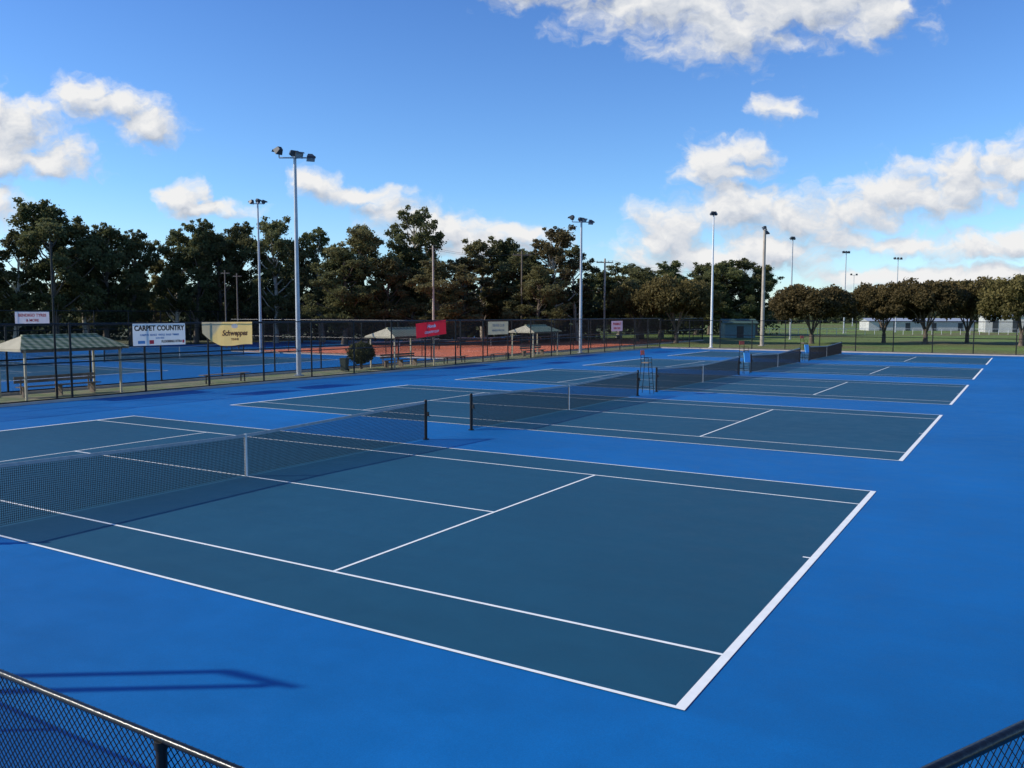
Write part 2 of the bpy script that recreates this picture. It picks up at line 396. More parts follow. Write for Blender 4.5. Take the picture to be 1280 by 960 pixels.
pc=light_pole(13.2,[(-1,1.3,-35,0),(0,.2,-30,.1),(1,-.4,-35,0)],"grey floodlight pole beyond the second courts",span=1.0,arm_az=.6,hs=.7); pc.location=(-56.2,46.0,0)
def lp(u,depth,h,heads,label,**k):
    o=light_pole(h,heads,label,**k); o.location=place(u,depth)
lp(.235,90,13.9,[(-.5,.5,-50,0),(.5,.2,-50,0)],"slender white floodlight pole by the oval",m='white',span=.6,r0=.14,hs=.75)
lp(.295,95,12.9,[(0,.5,-30,0),(0.6,-.5,-60,-.5)],"thick pale timber floodlight pole by the oval",m='polewood',r0=.22,r1=.15,span=.6,hs=.8)
lp(.328,120,14.0,[(-.5,.5,-40,0),(.5,.2,-40,0)],"slender grey floodlight pole at the oval",span=.6,hs=.8)
lp(.391,160,15.0,[(-1,.5,-30,0),(0,.3,-30,0),(1,.2,-30,0)],"distant grey floodlight pole at the oval",span=1.2,hs=.8)
lp(.452,170,14.5,[(-1,.5,-30,0),(0,.3,-30,0),(1,.2,-30,0)],"distant grey floodlight pole at the oval",span=1.6,hs=.8)
lp(.401,260,15.5,[(-1,.5,-30,0),(1,.2,-30,0)],"distant grey floodlight pole at the oval",span=2.0)
hp=5.2; bx,by=-4.10-1.45*hp,-1.53-1.0*hp  # unseen twin-post frame, added and shaped to cast the hooked shadow at near left
pt=thing("shadow_frame","unseen twin post dark frame added to cast the foreground shadow","frame",(bx,by,0))
q=MB(); q.box((0,0,hp/2),(.07,.07,hp)); obj("post",q.mesh("frame_post",[M['black']]),pt)
q=MB(); q.cyl((.52,-.06,0),(.52,-.06,hp+.02),.09,.045,n=10); obj("post",q.mesh("frame_post",[M['black']]),pt)
q=MB(); q.cyl((0,0,hp-.04),(.66,-.03,hp+.10),.06,.035,n=8); obj("crossbar",q.mesh("frame_bar",[M['black']]),pt)
def utility(h,label,loc,rz,cross=True,r=.16,m='polewood'):
    root=thing("utility_pole",label,"utility pole",loc,rz,group="timber power poles among the trees")
    q=MB(); q.tube([(0,0,0),(0,0,h)],[r,r*.7],10); obj("pole",q.mesh("pole",[M[m]],True),root)
    q=MB(); 
    if cross:
        q.box((0,.13,h-.5),(2.2,.1,.12))
        for x in (-1,-.5,.5,1): q.cyl((x,.13,h-.44),(x,.13,h-.28),.04,.03,n=6)
    else: q.box((0,.13,h-.3),(.9,.08,.1))
    obj("crossarm",q.mesh("crossarm",[M['wood']]),root)
    return root
up1=utility(10.8,"timber power pole with crossarm behind the clay courts",place(.1087,112),.5)
up2=utility(11.2,"timber power pole with crossarm in front of trees",place(.0113,104),.5,r=.12,m='darkpole')
up3=utility(11.0,"timber power pole among the gum trees",place(-.0926,94),.5,False,r=.13)
up4=utility(8.0,"thin dark timber power pole among the gum trees",place(-.337,88),.5,False,r=.08,m='darkpole')
up5=utility(7.6,"thin dark timber power pole among the gum trees",place(-.323,86),.5,False,r=.08,m='darkpole')
b=MB()
def cable(p,q_,sag,bb):
    n=10; pr=None
    for i in range(n+1):
        t=i/n; x=p.lerp(q_,t); x.z-=sag*4*t*(1-t)
        if pr is not None: bb.cyl(pr,x,.014,n=4,cap=False)
        pr=x.copy()
for dz,dx in ((0,-1),(0,1),(-1.2,0)):
    a1=up1.location+Vector((dx,.1,10.5+dz)); a2=up2.location+Vector((dx,.1,10.9+dz)); cable(a1,a2,.5,b)
    a3=up3.location+Vector((dx*.4,0,10.7+dz)); cable(a2,a3,.5,b)
    a4=place(.30,125)+Vector((dx,0,9.5+dz)); cable(a1,a4,.7,b)
thing("power_cable","thin black overhead cables strung between timber poles","cable",me=b.mesh("cables",[M['black']]))
q=MB(); q.tube([(0,0,0),(0,0,6.3)],[.045,.035],10); q.box((0,0,6.33),(.12,.12,.06)); q.box((0,0,.03),(.2,.2,.06))
thing("mast_pole","thin dark metal pole standing beside the shelter","pole",(-31.3,12.7,0),me=q.mesh("mast",[M['black']],True))

# ------------------------------------------------------------------ signs on the fence
def text_mesh(s,size,m,extr=.004,sx=1.0,shear=0,off=0.0):
    cu=bpy.data.curves.new("lettering",'FONT'); cu.body=s; cu.size=size; cu.align_x='CENTER'; cu.align_y='CENTER'; cu.extrude=extr; cu.shear=shear; cu.offset=off
    o=bpy.data.objects.new("tmp",cu); COL.objects.link(o)
    dg=bpy.context.evaluated_depsgraph_get(); me=bpy.data.meshes.new_from_object(o.evaluated_get(dg))
    bpy.data.objects.remove(o); 
    me.materials.clear(); me.materials.append(m)
    for v in me.vertices: v.co.x*=sx
    return me
def sign(x,y0,y1,z0,z1,m,label,texts,drape=0,tilt=0):
    w=y1-y0; h=z1-z0
    root=thing("fence_sign",label,"sign",(x,(y0+y1)/2,(z0+z1)/2)); root.rotation_euler=(tilt,0,0)
    q=MB(); 
    if drape:
        n=14
        for i in range(n):
            ya=-w/2+w*i/n; yb=-w/2+w*(i+1)/n
            def bt(y): 
                t=(y+w/2)/w; return -h/2+(h*.55*max(0,(.35-t)/.35)**1.5)+.03*math.sin(9*t)
            def xo(y): return .03*math.sin(7*y)
            q.quad((xo(ya)+.02,ya,bt(ya)),(xo(yb)+.02,yb,bt(yb)),(xo(yb)*.3+.02,yb,h/2),(xo(ya)*.3+.02,ya,h/2))
        obj("cloth",q.mesh("cloth",[m],True),root)
    else:
        q.box((0,0,0),(.004,w,h)); obj("board",q.mesh("board",[m]),root)
    R=Matrix(((0,0,1),(1,0,0),(0,1,0))).to_4x4()
    for (s,ty,tz,size,mm,sx,sh) in texts:
        me=text_mesh(s,size,mm,sx=sx,shear=sh,off=size*.028)
        me.transform(R); o=obj("lettering",me,root,(.012+(.05 if drape else 0),ty,tz))
    return root
X=-30.40
s1=sign(X,15.6,18.25,2.12,3.08,M['signwhite'],"white board sign with bold black shop lettering on fence",
 [("CARPET COUNTRY",0,.27,.31,M['signblack'],.93,0),("CARPETS  BLINDS  VINYLS  RUGS  TIMBER",0,-.02,.115,M['signblue'],.92,0),("FLOORING XTRA",.60,-.32,.15,M['signblack'],.9,0),("5174 4255",0,-.16,.1,M['signblue'],1,0)])
for (yy,ww,hh,mm) in ((-.92,.34,.13,'signblue'),(-.42,.22,.17,'redink'),(1.21,.10,.13,'redink')):
    q=MB(); q.box((.010,yy,-.33),(.008,ww,hh)); obj("logo",q.mesh("logo",[M[mm]]),s1)
s2=sign(X,19.15,22.15,2.0,3.12,M['signyellow'],"draped yellow cloth banner with grey corner and script lettering",
 [("Schweppes",.38,.02,.36,M['brown'],.95,.25),("TENNIS",.38,-.28,.14,M['brown'],1,0)],drape=1)
q=MB()
i0=len(q.v); q.v.append((.05,.38,.36))
for i in range(20):
    a=2*math.pi*i/20; q.v.append((.05,.38+.20*math.cos(a),.36+.11*math.sin(a)))
for i in range(20): q.f.append((0,1+i,1+(i+1)%20)); q.m.append(0)
obj("logo",q.mesh("logo",[M['signwhite']]),s2)
sign(X,35.3,38.5,2.10,3.02,M['signred'],"red board sign with white lettering tied askew to fence",
 [("Honda",0,.18,.30,M['white'],1.1,.35),("COUNTRY CLUB",0,-.20,.20,M['white'],1.0,.3)],tilt=rad(4))
sign(X,43.6,46.3,2.05,2.98,M['signcream'],"cream board sign with faint brown lettering on fence",[("TENNIS CLUB",0,.18,.24,M['polewood'],1.1,0),("MEMBERS WELCOME",0,-.18,.18,M['polewood'],1,0)])
sign(X,64.4,66.9,1.95,2.9,M['signpink'],"pale pink board sign with red emblem on fence",[("PHARMACY",0,.18,.32,M['redink'],1.1,0),("OPEN 7 DAYS",0,-.22,.24,M['redink'],1,0)])
sign(-79.75,37.2,40.5,2.55,3.7,M['signrose'],"white board sign with pinkish red lettering high on fence",[("BENDIGO TYRES",0,.22,.38,M['redink'],.95,0),("& MORE",0,-.27,.34,M['redink'],1,0)])

# ------------------------------------------------------------------ shelters
def shelter(y,label):
    root=thing("court_shelter",label,"shelter",(-33.1,y,0),group="small bench shelters between the fences")
    L=4.8;W=2.5;ez=2.06;rz=2.58;hip=.75
    for i,(x,yy) in enumerate(((1.0,-2.1),(1.0,2.1),(-1.0,-2.1),(-1.0,2.1))):
        q=MB(); q.box((x,yy,1.03),(.08,.08,2.06)); obj("post",q.mesh("shelter_post",[M['cream']]),root)
    q=MB(); n=9
    for sx in (1,-1):
        for i in range(n):
            ta=i/n; tb=(i+1)/n
            def P(t,s,dz=0): return (sx*W/2*(1-t),s*(L/2-hip*t),ez+(rz-ez)*t+dz)
            q.quad(P(ta,-1,.035),P(ta,1,.035),P(tb,1,.010),P(tb,-1,.010)) if sx>0 else q.quad(P(ta,1,.035),P(ta,-1,.035),P(tb,-1,.010),P(tb,1,.010))
            q.quad(P(ta,-1,.0),P(ta,1,.0),P(ta,1,.035),P(ta,-1,.035))
        q.quad((sx*W/2,-L/2,ez-.02),(sx*W/2,L/2,ez-.02),(0,L/2-hip,rz-.02),(0,-L/2+hip,rz-.02))
    q.box((0,0,rz+.03),(.16,L-2*hip,.05))
    obj("roof",q.mesh("shelter_roof",[M['slat']]),root)
    for s in (-1,1):
        q=MB(); q.tri((-W/2,s*L/2,ez+.01),(W/2,s*L/2,ez+.01),(0,s*(L/2-hip),rz+.01))
        q.box((0,s*(L/2-.02),ez-.04),(W,.03,.09))
        obj("gable",q.mesh("gable",[M['cream']]),root)
    q=MB(); 
    for sx in (1.0,-1.0): q.box((sx,0,1.98),(.08,L-.4,.12))
    obj("beam",q.mesh("beam",[M['wood']]),root)
    q=MB()
    for k in range(3): q.box((-.3+k*.13,0,.45),(.11,3.6,.04))
    for k in range(2): q.box((-.46,0,.65+k*.16),(.03,3.6,.12))
    for yy in (-1.5,0,1.5):
        q.box((-.2,yy,.22),(.36,.05,.42)); q.box((-.49,yy,.5),(.04,.05,.75))
    obj("seat",q.mesh("shelter_bench",[M['wood']]),root)
    return root
S=shelter(14.0,"open timber shelter with pale slatted hip roof behind fence")
copy_thing(S,(-33.3,37.6,0)); copy_thing(S,(-33.3,55.4,0))
def bench(loc,rz,label):
    root=thing("bench",label,"bench",loc,rz,group="low benches along the fence")
    q=MB(); 
    for k in range(3): q.box((0+k*.13-.13,0,.45),(.11,3.0,.035))
    obj("seat",q.mesh("bench_seat",[M['wood']]),root)
    for yy in (-1.1,1.1):
        q=MB(); q.box((-.14,yy,.21),(.05,.05,.42)); q.box((.14,yy,.21),(.05,.05,.42)); q.box((0,yy,.40),(.36,.05,.04)); obj("leg",q.mesh("bench_leg",[M['black']]),root)
    return root
B1=bench((-32.6,22.3,0),0,"low timber slat bench on dark legs by fence")
for p in ((-32.8,49),(-32.9,43)): copy_thing(B1,(p[0],p[1],0))
root=thing("wheelie_bin","dark green wheeled rubbish bin beside the hedge","bin",(-33.4,32.0,0),.2); root.scale=(.72,.72,.78)
q=MB()
a=[(-.22,-.24,.06),(.22,-.24,.06),(.22,.24,.06),(-.22,.24,.06)]; c=[(-.29,-.29,.98),(.29,-.29,.98),(.29,.33,.98),(-.29,.33,.98)]
q.v+=a+c; q.f+=[(3,2,1,0),(0,1,5,4),(1,2,6,5),(2,3,7,6),(3,0,4,7),(4,5,6,7)]; q.m+=[0]*6
obj("body",q.mesh("bin_body",[M['bin']]),root)
q=MB(); q.box((0,.02,1.02),(.62,.68,.06)); q.cyl((-.25,.36,1.0),(.25,.36,1.0),.02,n=8); obj("lid",q.mesh("bin_lid",[M['bin']]),root)
for x in (-.26,.26):
    q=MB(); q.cyl((x-.03,.24,.1),(x+.03,.24,.1),.1,n=14); obj("wheel",q.mesh("wheel",[M['black']]),root)

# ------------------------------------------------------------------ foliage
def leaf_mesh(name,centers,radii,n_each,size,seed,m,zs=.75,feather=.35):
    rng=np.random.default_rng(seed); V=[];T=[]
    zc=np.array([c[2] for c in centers]); zmin,zmax=zc.min(),zc.max()+.01
    for ci,(c,r) in enumerate(zip(centers,radii)):
        n=int(n_each*(r/np.mean(radii))**2)
        d=rng.normal(size=(n,3)); d/=np.linalg.norm(d,axis=1)[:,None]
        lump=1+.32*np.sin(d[:,0]*5+ci*1.7)*np.sin(d[:,1]*5.3+ci)*np.cos(d[:,2]*4.1+ci*.6)
        rr=r*lump*(.45+.55*rng.random(n)**.6+feather*rng.random(n)**6)
        p=np.array(c)+d*rr[:,None]*np.array([1,1,zs])
        a=rng.normal(size=(n,3)); a/=np.linalg.norm(a,axis=1)[:,None]
        b=rng.normal(size=(n,3)); b-= (a*b).sum(1)[:,None]*a; b/=np.linalg.norm(b,axis=1)[:,None]
        s=size*(.5+1.0*rng.random((n,1)))
        A=a*s*.85; B=b*s*.5
        q=np.stack([p-A,p-B*.9+A*.1,p+A,p+B+A*.05],1)
        V.append(q.reshape(-1,3))
        base=rng.random()*.26
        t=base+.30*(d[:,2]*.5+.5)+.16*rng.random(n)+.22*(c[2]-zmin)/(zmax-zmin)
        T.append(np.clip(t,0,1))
    V=np.concatenate(V); T=np.concatenate(T); nq=len(V)//4
    me=bpy.data.meshes.new(name); me.vertices.add(len(V)); me.vertices.foreach_set("co",V.astype(np.float32).ravel())
    me.loops.add(nq*4); me.loops.foreach_set("vertex_index",np.arange(nq*4,dtype=np.int32))
    me.polygons.add(nq); me.polygons.foreach_set("loop_start",np.arange(0,nq*4,4,dtype=np.int32)); me.polygons.foreach_set("loop_total",np.full(nq,4,dtype=np.int32))
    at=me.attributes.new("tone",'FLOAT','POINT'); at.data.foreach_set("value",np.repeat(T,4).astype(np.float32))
    me.materials.append(m); me.update(calc_edges=True); return me
def gum(seed,H=15.0,W=8.0,base=.25,n=34,m='euc',bark='bark',open_=1.0):
    rnd=random.Random(seed); C=[];Rr=[]
    tr=MB(); lean=(rnd.uniform(-.6,.6),rnd.uniform(-.6,.6))
    def tp(t): return Vector((lean[0]*t+.25*math.sin(t*4+seed),lean[1]*t+.2*math.cos(t*3+seed),H*t))
    K=8; pts=[tp(.88*i/K) for i in range(K+1)]; rs=[.34*(1-.85*i/K)+.02 for i in range(K+1)]; rs[0]=.45
    tr.tube(pts,rs,9)
    for i in range(n):
        t=base+(1-base)*(i+.5)/n*.97
        prof=math.sin(math.pi*min(1,max(0.0,(t-base)/(1-base))*.84+.13))**.7
        ang=i*2.4+rnd.uniform(-.8,.8); rr=W/2*prof*rnd.uniform(.2,1.0)
        p0=tp(max(.15,t-.16)); c=Vector((p0.x+rr*math.cos(ang),p0.y+rr*math.sin(ang),H*t-rnd.uniform(-.3,.5)))
        r=rnd.uniform(.5,1.15)*W/8*open_
        c.z=min(c.z,H-r*.6)
        C.append(tuple(c)); Rr.append(r)
        mid=p0.lerp(c,.5)+Vector((0,0,-.3+rnd.uniform(-.2,.2)))
        tr.tube([p0,mid,c],[.10,.065,.03],6)
        for k in range(4):
            e=c+Vector((rnd.uniform(-1,1),rnd.uniform(-1,1),rnd.uniform(-.1,1)))*r*1.2; tr.tube([c,e],[.03,.012],4)
            if k<3: C.append(tuple(e)); Rr.append(r*.42)
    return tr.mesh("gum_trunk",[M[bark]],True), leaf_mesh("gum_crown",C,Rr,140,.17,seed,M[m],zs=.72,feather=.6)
def dome(seed,H=7.3,W=9.6,m='olive',cb=.38):
    rnd=random.Random(seed); C=[];Rr=[]; tr=MB()
    fork=Vector((0,0,1.15)); tr.tube([(0,0,-.1),(0,0,.3),fork],[.36,.27,.25],10)
    n=50
    for i in range(n):
        ph=(i+.5)/n; el=math.asin(ph**.8*.98); az=i*2.39996+rnd.uniform(-.3,.3)
        r=rnd.uniform(.75,1.25)
        ce=math.cos(el)**.45
        ax=(W/2-r*.8)*rnd.uniform(.84,1.05)*(1+.08*math.sin(az*2+seed)); az_=(H*(1-cb)-r*.7)*rnd.uniform(.84,1.03)
        c=Vector((ce*ax*math.cos(az),ce*ax*math.sin(az),H*cb+r*.35+math.sin(el)**.6*az_*.92))
        C.append(tuple(c)); Rr.append(r)
    for i in range(22):
        az=i*2.4; q=rnd.uniform(.1,.78); C.append((W/2*q*math.cos(az),W/2*q*math.sin(az),H*(cb+.16)+rnd.uniform(0,1.8))); Rr.append(1.1)
    for k in range(4):
        az=k*math.pi/2+rnd.uniform(-.5,.5); o=Vector((math.cos(az),math.sin(az),0))
        a1=fork+o*.4+Vector((0,0,.9)); a2=o*W*.16+Vector((0,0,H*.5)); a3=o*W*.3+Vector((0,0,H*.62))
        tr.tube([fork,a1,a2,a3],[.15,.11,.07,.03],7)
        a4=o*W*.12+Vector((.3*math.sin(k),.3*math.cos(k),H*.8)); tr.tube([a1,a4],[.10,.03],6)
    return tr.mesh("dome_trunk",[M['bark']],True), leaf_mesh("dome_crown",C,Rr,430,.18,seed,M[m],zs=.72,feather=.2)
def tree(meshes,loc,sc,rz,label,name,cat,group):
    root=thing(name,label,cat,loc,rz,group=group); root.scale=sc
    obj("trunk",meshes[0],root); obj("crown",meshes[1],root); return root
G=[gum(11),gum(23,n=38),gum(35,n=30,m='euc2',bark='palebark'),gum(47,W=9,n=42,base=.18),gum(59,n=24,open_=.95,bark='palebark'),gum(61,n=42,base=.12,m='euc2',W=9),gum(73,n=30,base=.22,m='euc2'),gum(88,n=28,base=.3,bark='palebark',open_=1.05)]
gl=["tall dark green gum tree beyond the courts","dense dark gum tree beyond the courts","olive gum tree with pale trunk beyond the courts","broad dark gum tree beyond the courts","open crowned gum tree with pale trunk beyond courts","bushy olive brown gum tree beyond the courts","slim olive brown gum tree beyond the courts","tall airy gum tree with pale trunk beyond courts"]
rows=[(-30,300,92,8,1),(22,292,92,6.5,4),(68,254,93,9,0),(106,280,96,6.5,7),(134,284,97,7.5,3),(166,292,99,6.5,1),
(196,326,104,5.5,6),(224,290,103,6.5,7),(247,279,102,7,1),(277,290,104,6.5,0),(305,282,106,7,3),(345,276,103,7.5,7),(374,306,104,6.5,5),(402,289,106,7,4),
(430,314,98,8,3),(456,286,101,8.5,5),(486,322,100,6.5,6),(517,263,107,7.5,7),(508,306,105,6.5,0),(545,328,98,8.5,5),(578,322,106,8,6),
(604,302,112,7.5,2),(634,299,113,7.5,0),(656,316,108,7.5,3),(690,288,108,8.5,2),(720,310,112,7,4),(672,335,103,7,5),
(742,340,122,7.5,1),(775,331,126,9,7),(800,335,120,9,3),(828,328,130,9,1),(905,327,145,9,3),(925,325,147,9,7),(945,333,146,8,1),(870,345,145,9,3),(885,329,150,8,0)]
rnd=random.Random(5)
for px,top,dep,w,k in rows:
    h=CH+(393-top)*dep/1058; u=(px-640)/1058
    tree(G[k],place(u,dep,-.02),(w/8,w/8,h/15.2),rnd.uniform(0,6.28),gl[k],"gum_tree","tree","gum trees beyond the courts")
Dm=[dome(3),dome(14),dome(27,cb=.34)]
for px,top,dep,w,k in [(845,346,104,10.0,0),(796,352,112,8.5,1),(1014,356,103,10.4,1),(1104,352,107,8.6,2),(1156,348,103,9.6,0),(1208,347,106,8.4,1),(1276,341,96,9.6,2),(1355,350,98,9,0)]:
    h=CH+(393-top)*dep/1058; u=(px-640)/1058
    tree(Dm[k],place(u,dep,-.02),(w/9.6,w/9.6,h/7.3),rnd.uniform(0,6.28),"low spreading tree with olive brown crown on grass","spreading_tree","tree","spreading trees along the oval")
rng=np.random.default_rng(4)
C=[];Rr=[]
for i in range(140):
    u=-.72+1.02*i/140+rng.normal()*.004; dep=112+rng.random()*14 if u<.10 else 150+rng.random()*12
    for k in range(3 if u<.1 else 2):
        r=1.8+rng.random()*1.0; p=place(u+rng.normal()*.006,dep); C.append((p.x,p.y,.6+k*1.9+rng.random()*1.8)); Rr.append(r)
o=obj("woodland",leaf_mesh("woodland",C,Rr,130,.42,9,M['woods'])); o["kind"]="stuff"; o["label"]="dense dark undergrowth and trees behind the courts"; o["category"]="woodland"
C=[];Rr=[]
for i in range(150):
    u=.22+.55*i/150; dep=330+rng.random()*30; p=place(u,dep); C.append((p.x,p.y,1.5+rng.random()*2.5)); Rr.append(3+rng.random()*2)
o=obj("woodland",leaf_mesh("woodland_far",C,Rr,60,1.0,10,M['woods'])); o["kind"]="stuff"; o["label"]="distant dark line of trees across the oval"; o["category"]="woodland"
rt=thing("round_shrub","clipped round shrub on short stem beside the bin","shrub",(-34.0,34.2,0)); rt.scale=(1.12,1.12,1.02)
q=MB(); q.tube([(0,0,0),(0,0,.6)],[.09,.07],8)
obj("trunk",q.mesh("shrub_trunk",[M['bark']],True),rt)
cs=[(0,0,1.02)]; rs=[.72]
for i in range(16):
    t=math.acos(1-2*(i+.5)/16); a=i*2.4; cs.append((.45*math.sin(t)*math.cos(a),.45*math.sin(t)*math.sin(a),1.02+.38*math.cos(t))); rs.append(.42)
obj("crown",leaf_mesh("shrub_crown",cs,rs,400,.07,5,M['hedge'],zs=.95,feather=.05),rt)

# ------------------------------------------------------------------ buildings beyond the oval
def building(u,depth,w,d,h,label,rz,wall,roofm,doors=3,name="pavilion"):
    root=thing(name,label,"building",place(u,depth),rz)
    q=MB(); q.box((0,0,h/2),(w,d,h)); obj("wall",q.mesh("wall",[wall]),root)
    q=MB(); ov=.4; a=.55
    q.quad((-w/2-ov,-d/2-ov,h+.02),(w/2+ov,-d/2-ov,h+.02),(w/2+ov,0,h+a+.1),(-w/2-ov,0,h+a+.1))
    q.quad((w/2+ov,d/2+ov,h+.02),(-w/2-ov,d/2+ov,h+.02),(-w/2-ov,0,h+a+.1),(w/2+ov,0,h+a+.1))
    q.tri((-w/2,-d/2,h),(-w/2,d/2,h),(-w/2,0,h+a)); q.tri((w/2,-d/2,h),(w/2,0,h+a),(w/2,d/2,h))
    obj("roof",q.mesh("roof",[roofm]),root)
    for i in range(doors):
        x=-w/2+w*(i+.5)/doors
        q=MB(); q.box((x,-d/2-.02,h*.42),(1.0,.05,h*.78)); obj("door" if i%2==0 else "window",q.mesh("opening",[M['lamp']]),root)
    return root
building(.2655,128,4.5,3.4,2.2,"small green metal shed on the grass",YAW,M['shed'],M['roofgreen'],1,"shed")
building(.475,190,22,7,2.1,"long low white clubhouse wall with flat roof",YAW*.8,M['offwhite'],M['galv'],4,"clubhouse")
building(.60,170,14,7,3.2,"white clubrooms with grey gable roof",YAW*.4,M['offwhite'],M['galv'],4,"clubhouse")
def railing(u0,u1,dep,n,label):
    root=thing("boundary_fence",label,"fence",place(u0,dep))
    e=place(u1,dep)-place(u0,dep)
    q=MB(); q.cyl((0,0,1.0),tuple(e+Vector((0,0,1.0))),.035,n=6); obj("rail",q.mesh("rail",[M['white']]),root)
    pm=MB(); pm.cyl((0,0,0),(0,0,1.0),.035,n=6); me=pm.mesh("post",[M['white']])
    for i in range(n+1): obj("post",me,root,tuple(e*(i/n)))
railing(.27,.72,150,40,"white pipe rail fence around the oval")
def goal(u,dep,w,h):
    root=thing("goal_frame","white steel goal frame standing on the oval","goal",place(u,dep),YAW)
    for x in (-w/2,w/2):
        q=MB(); q.cyl((x,0,0),(x,0,h),.06,n=8); obj("post",q.mesh("goal_post",[M['white']],True),root)
    q=MB(); q.cyl((-w/2,0,h),(w/2,0,h),.06,n=8); obj("crossbar",q.mesh("crossbar",[M['white']],True),root)
goal(.178,140,5,2.6)

# ------------------------------------------------------------------ camera
cam=bpy.data.cameras.new("camera"); co=bpy.data.objects.new("camera",cam); COL.objects.link(co); scene.camera=co
cam.sensor_width=36; cam.lens=1058.27/1280*36; cam.clip_end=4000; cam.clip_start=.05
P,Rl=.0822,.0012
f=Vector((-math.sin(YAW)*math.cos(P),math.cos(YAW)*math.cos(P),-math.sin(P))); r=RT.copy(); u=r.cross(f)
r2=r*math.cos(Rl)+u*math.sin(Rl); u2=-r*math.sin(Rl)+u*math.cos(Rl)
co.matrix_world=Matrix((( r2.x,u2.x,-f.x,CX),(r2.y,u2.y,-f.y,CY),(r2.z,u2.z,-f.z,CH),(0,0,0,1)))

# ------------------------------------------------------------------ sun + sky
sd=Vector((-1.45,-1.0,1.0)).normalized()
sl=bpy.data.lights.new("sun",'SUN'); sl.energy=4.9; sl.angle=rad(.5); sl.color=(1,.94,.83)
so=bpy.data.objects.new("sun",sl); COL.objects.link(so); so.rotation_euler=sd.to_track_quat('Z','Y').to_euler()
W=bpy.data.worlds.new("World"); scene.world=W; W.use_nodes=True; nt=W.node_tree; nt.nodes.clear(); L=nt.links.new
N=nt.nodes.new
out=N("ShaderNodeOutputWorld"); sky=N("ShaderNodeTexSky"); sky.sky_type='NISHITA'; sky.sun_disc=False
sky.sun_elevation=math.asin(sd.z); sky.sun_rotation=math.atan2(sd.x,sd.y)%(2*math.pi); sky.air_density=1.0; sky.dust_density=.3; sky.ozone_density=1.5
tc=N("ShaderNodeTexCoord")
def dot(v):
    n=N("ShaderNodeVectorMath"); n.operation='DOT_PRODUCT'; L(tc.outputs["Generated"],n.inputs[0]); n.inputs[1].default_value=v; return n.outputs["Value"]
df=dot(FW); dr=dot(RT); dz=dot((0,0,1))
tr_=N("ShaderNodeValToRGB"); te=tr_.color_ramp.elements
te[0].position=0.0; te[0].color=(.56,.70,.90,1); te[1].position=.40; te[1].color=(.27,.46,.78,1)
x1=te.new(.14); x1.color=(.39,.60,.86,1)
L(dz,tr_.inputs["Fac"])
tm=N("ShaderNodeVectorMath"); tm.operation='MULTIPLY'; L(sky.outputs[0],tm.inputs[0]); L(tr_.outputs["Color"],tm.inputs[1])
tg=N("ShaderNodeVectorMath"); tg.operation='SCALE'; tg.inputs["Scale"].default_value=1.48; L(tm.outputs[0],tg.inputs[0])
bg=N("ShaderNodeBackground"); bg.inputs[1].default_value=.15; L(tg.outputs[0],bg.inputs[0])
blobs=[(650,-8,66,20),(735,-2,95,28),(835,8,120,46),(895,48,80,34),(1000,5,110,46),(1075,25,45,28),
(28,168,48,40),(72,207,56,22),(8,148,28,24),(0,210,60,18),(120,126,34,17),(150,140,46,18),(190,162,36,19),(-5,262,40,20),
(236,250,26,14),(272,264,40,9),(400,234,28,14),(450,243,52,11),
(488,266,32,18),(540,285,58,26),(600,300,60,22),(650,292,42,12),
(882,208,34,23),(932,193,26,16),(915,220,40,10),(970,143,28,12),
(835,292,45,28),(915,264,60,27),(985,276,60,32),(870,324,95,22),(960,314,85,22),
(1060,264,55,19),(1130,247,75,28),(1205,229,74,33),(1262,214,52,30),
(1110,308,85,11),(1210,314,66,15),(1265,306,50,17),(1180,348,140,14)]
g=bpy.data.node_groups.new("cloud_field","ShaderNodeTree")
g.interface.new_socket("P",in_out='INPUT',socket_type='NodeSocketVector'); g.interface.new_socket("F",in_out='OUTPUT',socket_type='NodeSocketFloat')
gi=g.nodes.new("NodeGroupInput"); go=g.nodes.new("NodeGroupOutput"); gl_=g.links.new
wn=g.nodes.new("ShaderNodeTexNoise"); wn.inputs["Scale"].default_value=26; wn.inputs["Detail"].default_value=4; gl_(gi.outputs[0],wn.inputs["Vector"])
ws=g.nodes.new("ShaderNodeVectorMath"); ws.operation='MULTIPLY_ADD'; gl_(wn.outputs["Color"],ws.inputs[0]); ws.inputs[1].default_value=(.075,.042,0); 
wa=g.nodes.new("ShaderNodeVectorMath"); wa.operation='SUBTRACT'; gl_(gi.outputs[0],wa.inputs[0]); wa.inputs[1].default_value=(.0375,.021,0)
gl_(wa.outputs[0],ws.inputs[2])
acc=None
for (x,y,rx,ry) in blobs:
    uu=(x-640)/1058; vv=(393-y)/1058; a=1058/rx*.84; b_=1058/ry*.84
    m_=g.nodes.new("ShaderNodeVectorMath"); m_.operation='MULTIPLY_ADD'; gl_(ws.outputs[0],m_.inputs[0]); m_.inputs[1].default_value=(a,b_,0); m_.inputs[2].default_value=(-uu*a,-vv*b_,0)
    l_=g.nodes.new("ShaderNodeVectorMath"); l_.operation='LENGTH'; gl_(m_.outputs[0],l_.inputs[0])
    if acc is None: acc=l_.outputs["Value"]
    else:
        k_=g.nodes.new("ShaderNodeMath"); k_.operation='SMOOTH_MIN'; k_.inputs[2].default_value=.28; gl_(acc,k_.inputs[0]); gl_(l_.outputs["Value"],k_.inputs[1]); acc=k_.outputs[0]
fn=g.nodes.new("ShaderNodeTexNoise"); fn.inputs["Scale"].default_value=30; fn.inputs["Detail"].default_value=8; fn.inputs["Roughness"].default_value=.55
vs=g.nodes.new("ShaderNodeVectorMath"); vs.operation='MULTIPLY'; vs.inputs[1].default_value=(.75,1.2,1); gl_(ws.outputs[0],vs.inputs[0]); gl_(vs.outputs[0],fn.inputs["Vector"])
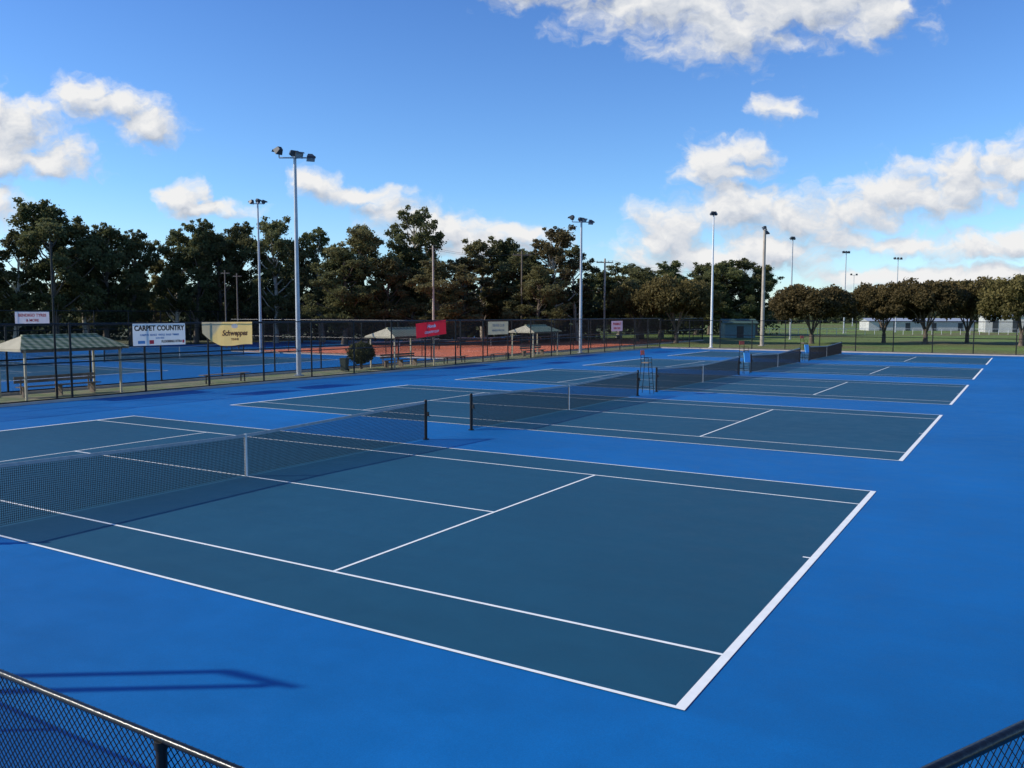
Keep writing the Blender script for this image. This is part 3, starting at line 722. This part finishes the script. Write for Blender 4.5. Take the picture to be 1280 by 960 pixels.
q1=g.nodes.new("ShaderNodeMath"); q1.operation='MULTIPLY_ADD'; gl_(fn.outputs["Fac"],q1.inputs[0]); q1.inputs[1].default_value=2.4; q1.inputs[2].default_value=-.22
q2=g.nodes.new("ShaderNodeMath"); q2.operation='SUBTRACT'; gl_(q1.outputs[0],q2.inputs[0]); gl_(acc,q2.inputs[1]); gl_(q2.outputs[0],go.inputs[0])
mx=N("ShaderNodeMath"); mx.operation='MAXIMUM'; L(df,mx.inputs[0]); mx.inputs[1].default_value=.05
def div(a):
    n=N("ShaderNodeMath"); n.operation='DIVIDE'; L(a,n.inputs[0]); L(mx.outputs[0],n.inputs[1]); return n.outputs[0]
cb=N("ShaderNodeCombineXYZ"); L(div(dr),cb.inputs[0]); L(div(dz),cb.inputs[1])
g1=N("ShaderNodeGroup"); g1.node_tree=g; L(cb.outputs[0],g1.inputs[0])
ofs=N("ShaderNodeVectorMath"); ofs.operation='ADD'; L(cb.outputs[0],ofs.inputs[0]); ofs.inputs[1].default_value=(-.009,.017,0)
g2=N("ShaderNodeGroup"); g2.node_tree=g; L(ofs.outputs[0],g2.inputs[0])
al=N("ShaderNodeMapRange"); al.interpolation_type='SMOOTHSTEP'; al.inputs["From Min"].default_value=-.38; al.inputs["From Max"].default_value=.62; L(g1.outputs[0],al.inputs["Value"])
ff=N("ShaderNodeMath"); ff.operation='GREATER_THAN'; ff.inputs[1].default_value=.06; L(df,ff.inputs[0])
am=N("ShaderNodeMath"); am.operation='MULTIPLY'; L(al.outputs[0],am.inputs[0]); L(ff.outputs[0],am.inputs[1])
di=N("ShaderNodeMath"); di.operation='SUBTRACT'; L(g1.outputs[0],di.inputs[0]); L(g2.outputs[0],di.inputs[1])
li=N("ShaderNodeMapRange"); li.inputs["From Min"].default_value=-.95; li.inputs["From Max"].default_value=.65; L(di.outputs[0],li.inputs["Value"])
cr=N("ShaderNodeValToRGB"); e=cr.color_ramp.elements; e[0].position=0; e[0].color=(.38,.43,.52,1); e[1].position=1; e[1].color=(.88,.88,.88,1)
x_=e.new(.5); x_.color=(.63,.67,.74,1)
L(li.outputs[0],cr.inputs["Fac"])
bc=N("ShaderNodeBackground"); L(cr.outputs[0],bc.inputs[0]); bc.inputs[1].default_value=1.0
ms=N("ShaderNodeMixShader"); L(am.outputs[0],ms.inputs[0]); L(bg.outputs[0],ms.inputs[1]); L(bc.outputs[0],ms.inputs[2]); L(ms.outputs[0],out.inputs[0])
scene.view_settings.view_transform='Standard'; scene.view_settings.look='None'; scene.view_settings.exposure=0; scene.view_settings.gamma=1
